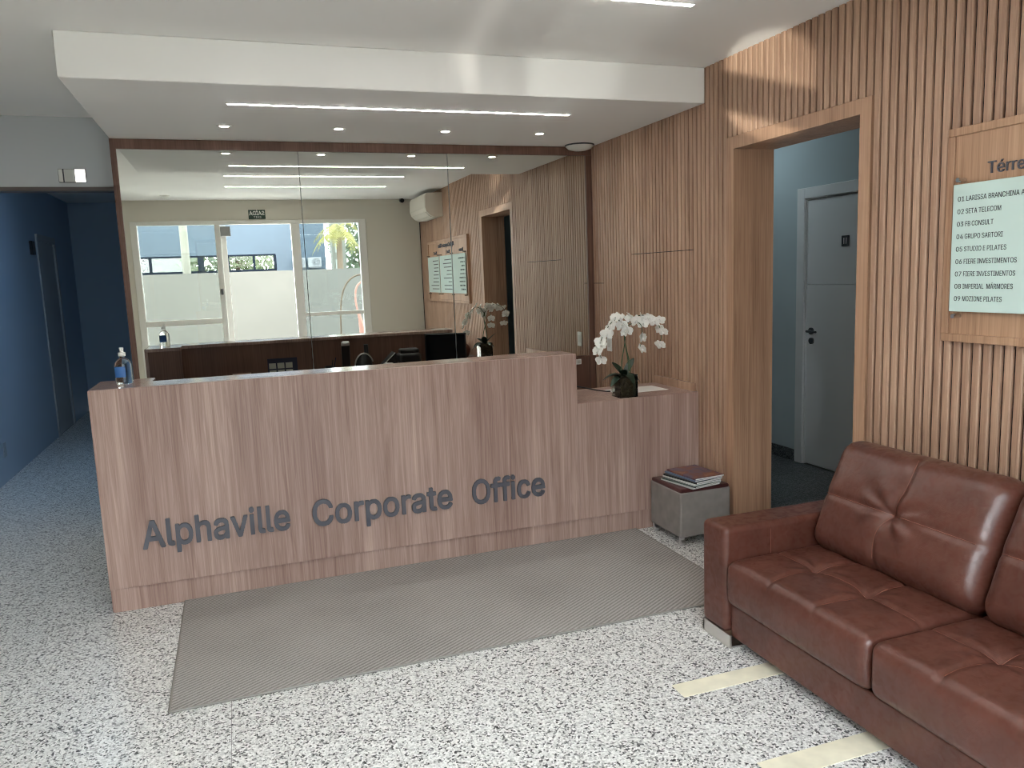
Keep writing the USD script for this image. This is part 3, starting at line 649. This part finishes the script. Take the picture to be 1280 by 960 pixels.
# ================================================================== ON THE COUNTERS
sb = thing('sanitizer_bottle', 'clear plastic hand sanitizer bottle with white cap and blue label on the counter', 'bottle', (-3.178, -1.275, 1.10), 15)
clear = simple('clear_plastic', (0.93, 0.96, 0.97), 0.08, raw=True, transmission_weight=1.0, ior=1.35)
gel = simple('gel', (0.92, 0.95, 0.97), 0.0, raw=True, transmission_weight=1.0, ior=1.33)
obj('body', lathe([(0, 0), (0.034, 0), (0.039, 0.004), (0.040, 0.02), (0.040, 0.09), (0.036, 0.108), (0.022, 0.124), (0.012, 0.130), (0.012, 0.138), (0, 0.138)], 36, sy=0.62), clear, sb, smooth=40)
lab = lathe([(0.0402, 0.035), (0.0408, 0.035), (0.0408, 0.088), (0.0402, 0.088), (0.0402, 0.035)], 48, sy=0.62)
keep = (lab.triangles_center[:, 1] < -0.004) & (lab.triangles_center[:, 0] < 0.006)
lab.update_faces(keep)
obj('label', lab, simple('blue_label', (48, 104, 172), 0.4), sb)
obj('cap', lathe([(0, 0.1385), (0.0165, 0.1385), (0.0165, 0.156), (0.009, 0.158), (0.0085, 0.172), (0.010, 0.174), (0.010, 0.181), (0, 0.181)], 28), M['white_plastic'], sb, smooth=40)

VX, VY, VZ = -0.462, -1.395, 0.8135
vs = thing('plant_vase', 'square glass vase of dark bark holding the orchid on the low counter', 'vase', (VX, VY, VZ))
hv = 0.058
glassv = pane('vase_glass', (0.86, 0.90, 0.88))
obj('glass', cat_(box(-hv, hv, -hv, -hv + 0.004, 0, 0.135), box(-hv, hv, hv - 0.004, hv, 0, 0.135), box(-hv, -hv + 0.004, -hv + 0.004, hv - 0.004, 0, 0.135), box(hv - 0.004, hv, -hv + 0.004, hv - 0.004, 0, 0.135), box(-hv, hv, -hv, hv, 0, 0.004)), glassv, vs)
chips = [box(-hv + 0.008, hv - 0.008, -hv + 0.008, hv - 0.008, 0.006, 0.105)]
for i in range(150):
    s = rng.uniform(0.006, 0.014, 3); c = box(-s[0], s[0], -s[1], s[1], -s[2], s[2], 0.003)
    face = rng.integers(0, 5); p = rng.uniform(-hv + 0.014, hv - 0.014, 3); p[2] = rng.uniform(0.018, 0.105)
    if face < 4: p[face // 2] = (hv - 0.0165) * (1 if face % 2 else -1)
    else: p[2] = 0.110
    chips.append(move(c, p, *rng.uniform(0, 25, 3)))
obj('bark', cat_(*chips), simple('bark', (70, 58, 44), 0.8, noise=0.5, nscale=70.0), vs, kind='stuff')
oc = thing('orchid', 'white orchid with arching flower stems in the square vase', 'plant', (VX, VY, VZ))
stem_m = simple('orchid_stem', (58, 82, 50), 0.5)
def spline(pts, n=40):
    from scipy.interpolate import CubicSpline
    pts = np.array(pts, float); t = np.concatenate([[0], np.cumsum(np.linalg.norm(np.diff(pts, axis=0), axis=1))])
    return CubicSpline(t, pts)(np.linspace(0, t[-1], n))
# stems in local coordinates of the vase (x right, y to the mirror, z up from the counter)
S = [spline([(0.0, 0, 0.10), (0.0, 0.01, 0.26), (0.0, 0.0, 0.42), (-0.055, -0.02, 0.465), (-0.125, -0.03, 0.415), (-0.170, -0.03, 0.33), (-0.165, -0.03, 0.245)]),
     spline([(0.01, 0, 0.10), (0.015, 0.0, 0.28), (0.03, 0.0, 0.44), (0.10, -0.01, 0.48), (0.19, -0.02, 0.455), (0.235, -0.03, 0.385), (0.225, -0.03, 0.31)]),
     spline([(0.0, 0.0, 0.10), (0.01, -0.005, 0.30), (0.03, -0.02, 0.43), (0.075, -0.05, 0.44), (0.09, -0.06, 0.36), (0.075, -0.065, 0.30)])]
stems = []
for s in S:
    stems.append(obj('stem', tube(s, np.linspace(0.0035, 0.0018, len(s)), 7), stem_m, oc, smooth=True))
petal_m = usdkit.material(stage, '/World/Looks/petal', {'d': ('principled_bsdf', {'base_color': (0.92, 0.91, 0.87), 'roughness': 0.6}), 't': ('translucent_bsdf', {'color': (0.85, 0.84, 0.78)}), 'm': ('mix_closure', {'fac': 0.25})},
                          [('d.BSDF', 'm.closure1'), ('t.BSDF', 'm.closure2')], surface='m.closure')
def petal(L, W, cup, n=6):
    V, F = [], []
    for i in range(n + 1):
        t = i / n; w = W * (math.sin(math.pi * (0.06 + 0.90 * t)) ** 0.6)
        for j, s in enumerate((-1, -0.5, 0, 0.5, 1)):
            V.append((s * w, t * L, cup * (t * t) * L + 0.18 * W * s * s))
    for i in range(n):
        for j in range(4):
            a = i * 5 + j; F += [[a, a + 1, a + 6], [a, a + 6, a + 5]]
    return trimesh.Trimesh(V, F, process=False)
def flower(r):
    ms = []
    for ang, L, W, z in ((90, 1.0, 0.36, -0.03), (215, 0.95, 0.34, -0.03), (325, 0.95, 0.34, -0.03), (20, 1.05, 0.58, 0.02), (160, 1.05, 0.58, 0.02)):
        p = petal(r * L, r * W, 0.12); ms.append(move(p, (0, 0, z * r), rz=ang - 90))
    lip = trimesh.creation.icosphere(1, r * 0.2); lip.apply_scale([1, 1.3, 1.2]); lip.apply_translation([0, -0.12 * r, 0.14 * r])
    return cat_(*ms, lip)
spots = []
for si, (a, b, n) in enumerate(((0.46, 1.0, 11), (0.46, 1.0, 11), (0.62, 1.0, 5))):
    for q in np.linspace(a, b, n):
        spots.append((si, S[si][min(len(S[si]) - 1, int(q * (len(S[si]) - 1)))], q))
fr = random.Random(4)
for si, p, q in spots:
    r = 0.034 + 0.006 * fr.random()
    f = flower(r)
    az = fr.uniform(-55, 55) + (-35 if si == 0 else 10); el_ = fr.uniform(45, 95)
    off = np.array([fr.uniform(-0.018, 0.018), fr.uniform(-0.03, 0.012), fr.uniform(-0.022, 0.016)])
    obj('flower', move(move(f, rx=el_), p + off, rz=az), petal_m, stems[si], smooth=True)
leaf_m = simple('orchid_leaf', (26, 50, 36), 0.35)
def strap_leaf(L, W, az, lift, droop):
    V, F, n = [], [], 12
    for i in range(n + 1):
        t = i / n; w = W * math.sin(math.pi * min(1, 0.12 + 0.88 * t)) ** 0.7 + 0.001
        yy_ = L * t; z_ = lift * t - droop * t * t
        for s in (-1, 0, 1): V.append((s * w, yy_, z_ + abs(s) * w * 0.35))
    for i in range(n):
        for j in range(2):
            a = i * 3 + j; F += [[a, a + 1, a + 4], [a, a + 4, a + 3]]
    m = trimesh.Trimesh(V, F, process=False)
    top = m.copy(); top.vertices[:, 2] += 0.0015; m.invert()
    return move(cat_(m, top), (0, 0, 0.118), rz=az)
for L, W, az, li, dr in ((0.13, 0.026, 70, 0.06, 0.08), (0.11, 0.024, -60, 0.12, 0.02), (0.12, 0.026, 110, 0.02, 0.07), (0.10, 0.024, -100, 0.05, 0.09), (0.12, 0.025, 180, 0.07, 0.10), (0.10, 0.024, 20, 0.10, 0.02), (0.09, 0.024, 140, 0.09, 0.04)):
    obj('leaf', strap_leaf(L, W, az, li, dr), leaf_m, oc, smooth=True)
obj('paper_sheet', box(-0.46, -0.11, -1.31, -1.10, 0.8133, 0.8140), M['paper'], label='white paper sheet lying on the low counter behind the orchid vase', cat='paper')
cab = spline([(-0.79, -0.965, 0.76), (-0.73, -0.955, 0.83), (-0.60, -0.98, 0.835), (-0.52, -1.08, 0.819), (-0.46, -1.20, 0.8185)], 30)
obj('cable', tube(cab, 0.0042, 7), M['black_plastic'], smooth=True, label='black cable curling over the back edge of the low counter', cat='cable')

# ---- things on the receptionist's worktop, seen in the mirror
WZ = 0.7455
mo = thing('monitor', 'black computer monitor facing the mirror behind the tall counter', 'monitor', (-0.91, -1.13, WZ), 24)
obj('bezel', box(-0.185, 0.185, -0.015, 0.012, 0.05, 0.332, 0.004), M['black_plastic'], mo)
scr = simple('screen', (12, 20, 26), 0.12)
obj('screen', box(-0.172, 0.172, 0.0115, 0.0135, 0.062, 0.320), scr, mo)
obj('stand', box(-0.03, 0.03, -0.04, -0.0155, 0.0122, 0.22, 0.003), M['black_plastic'], mo)
obj('base', lathe([(0, 0), (0.105, 0), (0.105, 0.006), (0.04, 0.0118), (0, 0.0118)], 32), M['black_plastic'], mo, smooth=40)
ca = thing('desk_calendar', 'dark blue desk calendar with six white month squares behind the counter', 'calendar', (-2.305, -1.0, WZ))
obj('easel', cat_(move(box(-0.115, 0.115, -0.002, 0.002, 0, 0.225, 0.001), (0, 0.03, 0.002), rx=10), move(box(-0.115, 0.115, -0.002, 0.002, 0, 0.225, 0.001), (0, -0.045, 0.002), rx=-10)), M['navy'], ca)
for r_ in range(2):
    for c_ in range(3):
        obj('month_page', move(box(-0.105 + c_ * 0.064, -0.052 + c_ * 0.064, 0.002, 0.003, 0.088 + r_ * 0.055, 0.132 + r_ * 0.055), (0, 0.03, 0.002), rx=10), simple('month_white', (176, 176, 166), 0.7) if r_ + c_ == 0 else '/World/Looks/month_white', ca)
fo = thing('folder', 'long navy blue folder lying beside the desk calendar', 'folder', (-2.05, -1.02, WZ))
obj('cover', box(-0.15, 0.15, -0.11, 0.11, 0, 0.055, 0.004), M['navy'], fo)
obj('pages', box(-0.146, 0.146, -0.107, 0.1105, 0.006, 0.049), M['paper'], fo)
pc = thing('pen_cup', 'small black pen cup with two pens beside the phone', 'pen cup', (-1.955, -0.83, WZ))
obj('cup', lathe([(0, 0), (0.034, 0), (0.036, 0.15), (0.033, 0.15), (0.031, 0.004), (0, 0.004)], 24), M['black_plastic'], pc, smooth=40)
obj('pen', cyl((0.01, 0, 0.006), (0.055, 0.0, 0.215), 0.004, n=8), M['navy'], pc)
obj('pen', cyl((-0.005, 0.005, 0.006), (0.03, 0.008, 0.20), 0.004, n=8), M['black_plastic'], pc)
ph = thing('cordless_phone', 'black cordless phone handset with silver top standing in its cradle', 'phone', (-1.80, -1.0, WZ), 0)
obj('cradle', box(-0.05, 0.05, -0.05, 0.05, 0, 0.05, 0.012), M['black_plastic'], ph)
obj('handset', move(rbox(-0.034, 0.034, -0.018, 0.018, 0.05, 0.325, 0.016, 0.03), rx=-6), M['black_plastic'], ph, smooth=True)
obj('earpiece', move(rbox(-0.0355, 0.0355, -0.0195, 0.0195, 0.285, 0.332, 0.018, 0.03), rx=-6), M['brushed'], ph, smooth=True)
dp = thing('desk_speaker', 'rounded black desk speaker with a silver arched band beside the phone', 'speaker', (-1.655, -1.0, WZ))
obj('shell', lathe([(0, 0.215), (0.04, 0.205), (0.065, 0.17), (0.074, 0.11), (0.074, 0), (0, 0)], 32, sy=0.6), M['black_plastic'], dp, smooth=40)
an = np.linspace(0.12, 1.0, 20) * math.pi
obj('band', tube(np.stack([0.078 * np.cos(an), np.full(20, 0.035), 0.105 + 0.115 * np.sin(an)], 1), 0.006, 8), M['brushed'], dp, smooth=True)
obj('knob', cyl((0.03, -0.02, 0.19), (0.03, -0.02, 0.29), 0.018, n=14), M['black_plastic'], dp, smooth=40)
dtp = thing('desk_phone', 'black sloping desk phone with a pale edge beside the speaker', 'phone', (-1.475, -0.98, WZ), 0)
obj('body', prism([(-0.08, 0), (0.08, 0), (0.08, 0.21), (0.07, 0.215), (-0.08, 0.07)], 'y', -0.07, 0.07), M['black_plastic'], dtp)
obj('edge', tube([(-0.08, 0.071, 0.074), (0.072, 0.071, 0.213)], 0.004, 6), M['brushed'], dtp)
pr = thing('label_printer', 'small black rounded label printer on the worktop left of the monitor', 'printer', (-1.275, -1.0, WZ))
obj('body', rbox(-0.096, 0.096, -0.08, 0.08, 0, 0.20, 0.03, 0.05), M['black_plastic'], pr, smooth=True)
obj('lid', rbox(-0.075, 0.085, -0.06, 0.06, 0.19, 0.235, 0.02, 0.05), M['black_plastic'], pr, smooth=True)
for nm, mk in (('paper_note', (-2.62, -1.0)),):
    obj('paper_note', cat_(move(box(-0.07, 0.07, -0.001, 0.001, 0, 0.13), (*mk, WZ + 0.002), rx=-12)), simple('note', (200, 168, 150), 0.8), label='small pinkish paper note propped beside the desk calendar', cat='paper')

# ---- wall plates
so1 = thing('wall_socket', 'white wall socket on the slatted wall, hidden behind the orchid, seen in the mirror', 'socket', (0.0, -0.287, 1.025))
obj('plate', box(-0.008, 0, -0.036, 0.036, -0.058, 0.058, 0.002), M['white_plastic'], so1)
obj('insert', box(-0.010, -0.0079, -0.022, 0.022, -0.03, 0.03, 0.001), simple('insert', (214, 212, 206), 0.4), so1)
so2 = thing('outlet', 'small white outlet box low on the back wall beside the desk step', 'socket', (-0.141, -0.014, 0.872))
obj('plate', box(-0.022, 0.022, -0.012, 0, -0.020, 0.020, 0.002), M['white_plastic'], so2)
obj('insert', box(-0.012, 0.012, -0.014, -0.0119, -0.012, 0.012), simple('insert2', (200, 198, 190), 0.4), so2)
so3 = thing('wall_plate', 'pale blank wall plate low on the left wall of the dark hall', 'socket', (-4.55, 1.93, 0.27))
obj('plate', box(0, 0.008, -0.04, 0.04, -0.06, 0.06, 0.002), simple('plate_blue', (150, 160, 172), 0.5), so3)
obj('insert', box(0.008, 0.010, -0.022, 0.022, -0.03, 0.03), '/World/Looks/plate_blue', so3)
ic = thing('intercom', 'small dark intercom box on the left wall of the dark hall', 'intercom', (-4.55, 3.75, 2.02))
obj('housing', box(0, 0.03, -0.06, 0.06, -0.07, 0.07, 0.005), M['black_plastic'], ic)
obj('grille', box(0.03, 0.032, -0.035, 0.035, 0.01, 0.05), M['grey_plastic'], ic)

# ================================================================== OUTSIDE (seen through the entrance in the mirror)
obj('pavement', box(-30, 30, -60, -5.95, -0.16, -0.04), simple('pavement', (150, 146, 138), 0.9, noise=0.08, nscale=3.0), kind='structure')
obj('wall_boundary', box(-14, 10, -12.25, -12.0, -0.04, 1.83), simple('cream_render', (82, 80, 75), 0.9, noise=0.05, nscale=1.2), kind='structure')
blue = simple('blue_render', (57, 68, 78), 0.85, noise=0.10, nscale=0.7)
bb = thing('blue_building', 'blue painted building with a band of dark framed openings beyond the garden wall', 'building')
BYF = -20.0
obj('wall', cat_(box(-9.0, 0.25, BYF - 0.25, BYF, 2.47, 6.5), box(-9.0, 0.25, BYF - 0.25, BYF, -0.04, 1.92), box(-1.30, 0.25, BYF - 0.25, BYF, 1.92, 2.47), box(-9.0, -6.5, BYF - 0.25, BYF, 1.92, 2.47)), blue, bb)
bk = simple('black_frame', (14, 20, 28), 0.8, spec=0.1)
obj('frame', cat_(box(-6.5, -1.30, BYF - 0.05, BYF + 0.004, 2.42, 2.47), box(-6.5, -1.30, BYF - 0.05, BYF + 0.004, 1.90, 2.015)), bk, bb)
for x, w in ((-6.5, 0.05), (-5.9, 0.05), (-4.86, 0.08), (-4.17 + 0.7, 0.18), (-2.74, 0.16), (-1.95, 0.07), (-1.33, 0.08)):
    obj('mullion', box(x - w / 2, x + w / 2, BYF - 0.05, BYF + 0.004, 2.00, 2.43), bk, bb)
for x0, x1 in ((-6.47, -5.93), (-5.87, -4.89), (-4.83, -3.56), (-3.38, -2.82), (-2.66, -1.98), (-1.92, -1.36)):
    obj('pane', box(x0, x1, BYF - 0.02, BYF - 0.01, 2.00, 2.43), M['clear_pane'], bb)
fh = thing('pale_house', 'pale far house wall seen through the openings of the blue building', 'house')
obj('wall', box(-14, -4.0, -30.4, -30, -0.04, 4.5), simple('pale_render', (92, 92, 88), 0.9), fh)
obj('roof', box(-14.3, -3.7, -30.9, -29.6, 4.5, 4.62), simple('roof_grey', (150, 140, 130), 0.9), fh)
wh2 = thing('white_building', 'tall white building at the right of the blue building', 'building')
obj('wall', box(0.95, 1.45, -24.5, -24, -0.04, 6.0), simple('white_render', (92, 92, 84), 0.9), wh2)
for z in (2.0, 2.6, 3.2):
    obj('window', box(1.06, 1.22, -24, -23.98, z, z + 0.35), simple('win_dark_%d' % int(z * 10), (120, 124, 120), 0.4), wh2)
lpole = thing('white_post', 'slim white post standing behind the cream garden wall', 'post', (-3.55, -13.2, -0.04))
pole_m = simple('pole_paint', (100, 98, 88), 0.7)
obj('shaft', cyl((0, 0, 0), (0, 0, 4.2), 0.085, n=16), pole_m, lpole, smooth=40)
obj('cap', lathe([(0, 4.2), (0.1, 4.2), (0.08, 4.26), (0, 4.28)], 20), pole_m, lpole, smooth=40)
def leaf_cloud(c, rad, n, size, seed):
    g = np.random.default_rng(seed); V, F = [], []
    p = g.normal(size=(n, 3)); p /= np.linalg.norm(p, axis=1)[:, None]; p = p * (g.random((n, 1)) ** 0.4) * np.array(rad) + np.array(c)
    for q in p:
        R_ = Rot.random(random_state=g.integers(1 << 30)).as_matrix(); s = size * g.uniform(0.6, 1.3)
        b = len(V)
        V += [q + R_ @ np.array(w) * s for w in ((0, -1, 0), (0.4, 0, 0.1), (0, 1, 0), (-0.4, 0, 0.1))]; F += [[b, b + 1, b + 2], [b, b + 2, b + 3]]
    return trimesh.Trimesh(np.array(V), F, process=False)
def leafmat(name, c):
    return usdkit.material(stage, f'/World/Looks/{name}', {'d': ('principled_bsdf', {'base_color': lin(c), 'roughness': 0.6}), 't': ('translucent_bsdf', {'color': lin(tuple(min(255, x * 1.15) for x in c))}), 'm': ('mix_closure', {'fac': 0.35})},
                           [('d.BSDF', 'm.closure1'), ('t.BSDF', 'm.closure2')], surface='m.closure')
bark_m = simple('tree_bark', (92, 78, 64), 0.9)
for nm, c, rad, n, size, lm, lb in (('leafy_tree', (-2.4, -25, 2.6), (2.1, 1.2, 1.6), 2600, 0.13, leafmat('leaf_green', (92, 106, 74)), 'green leafy tree seen through the openings of the blue building'),
                                    ('leafy_tree', (2.4, -27, 2.9), (1.3, 1.2, 2.2), 1800, 0.14, leafmat('leaf_olive', (78, 90, 70)), 'dark olive tree at the right of the white building')):
    t = thing(nm, lb, 'tree', (0, 0, 0), group=None)
    obj('foliage', leaf_cloud(c, rad, n, size, 11 + n), lm, t, kind='stuff')
    obj('trunk', tube([(c[0], c[1], -0.04), (c[0] + 0.05, c[1], 1.0), (c[0], c[1], c[2])], [0.14, 0.11, 0.06], 8), bark_m, t, smooth=True)
# yellow palm at the corner of the blue building
pm = thing('yellow_palm', 'yellow-green palm with drooping fronds beside the blue building', 'palm')
frm = leafmat('frond_yellow', (128, 122, 66))
def frond(base, az, L, lift, droop, n=16):
    V, F, pts = [], [], []
    for i in range(n + 1):
        t = i / n; rr = L * t * (1 - 0.15 * t)
        pts.append((base[0] + rr * math.cos(az), base[1] + rr * math.sin(az), base[2] + lift * t - droop * t * t))
    pts = np.array(pts); side = np.array([-math.sin(az), math.cos(az), 0])
    for i in range(1, n + 1):
        for s in (-1, 1):
            w = 0.28 * L * math.sin(math.pi * (0.12 + 0.85 * i / n)); d = pts[i] - pts[i - 1]; d /= np.linalg.norm(d)
            tip = pts[i] + s * side * w + d * w * 0.5 - np.array([0, 0, 0.45 * w]); b = len(V)
            V += [pts[i] - d * 0.02, pts[i] + d * 0.025, tip]; F += [[b, b + 1, b + 2]]
    return cat_(trimesh.Trimesh(np.array(V), F, process=False), tube(pts, np.linspace(0.012, 0.004, len(pts)), 5))
prn = random.Random(3)
for i in range(16):
    obj('frond', frond((0.52, -18.6, 2.75 + 0.03 * i), i * 2.4, prn.uniform(0.7, 1.0), prn.uniform(0.35, 0.8), prn.uniform(0.7, 1.3)), frm, pm)
obj('trunk', tube([(0.55, -18.6, -0.04), (0.50, -18.6, 1.5), (0.52, -18.6, 2.85)], [0.13, 0.10, 0.08], 10), bark_m, pm, smooth=True)
# condensers on the blue building
for k, x in enumerate((-0.62, -0.12)):
    t = thing('condenser_unit', ['white outdoor condenser unit on the blue building, nearest the dark openings', 'white outdoor condenser unit on the blue building, nearest the yellow palm'][k], 'condenser', (x, BYF + 0.05, 2.02), group=None)
    obj('bracket', box(-0.18, 0.18, -0.04, 0.2, -0.03, 0.0), M['grey_plastic'], t)
    obj('casing', box(-0.20, 0.20, 0.0, 0.22, 0, 0.30, 0.01), simple('condenser_paint_%d' % k, (112, 114, 116), 0.6), t)
    obj('fan_grille', trimesh.util.concatenate([move(trimesh.creation.torus(r_, 0.006, 24, 6), (0.04, 0.223, 0.15), rx=90) for r_ in (0.04, 0.075, 0.11)]), M['grey_plastic'], t)
# arching garden plant close to the glass
ag = thing('garden_frangipani', 'bare arching shrub with reddish trunk outside the tinted window', 'shrub', (0, 0, 0))
red = simple('red_bark', (168, 120, 108), 0.8)
obj('stem', tube(spline([(-1.0, -7.5, -0.04), (-1.0, -7.5, 0.8), (-0.985, -7.5, 1.085), (-0.925, -7.5, 1.40), (-0.82, -7.5, 1.57), (-0.67, -7.5, 1.65), (-0.5, -7.5, 1.62)]), 0.014, 8), bark_m, ag, smooth=True)
obj('stem', tube(spline([(-0.66, -7.5, -0.04), (-0.68, -7.5, 0.75), (-0.71, -7.5, 1.05), (-0.735, -7.5, 1.3), (-0.70, -7.5, 1.46), (-0.6, -7.5, 1.55)]), 0.016, 8), red, ag, smooth=True)
obj('trunk', tube([(-0.60, -7.52, -0.04), (-0.655, -7.52, 0.8), (-0.69, -7.52, 1.02)], [0.07, 0.05, 0.02], 10), red, ag, smooth=True)
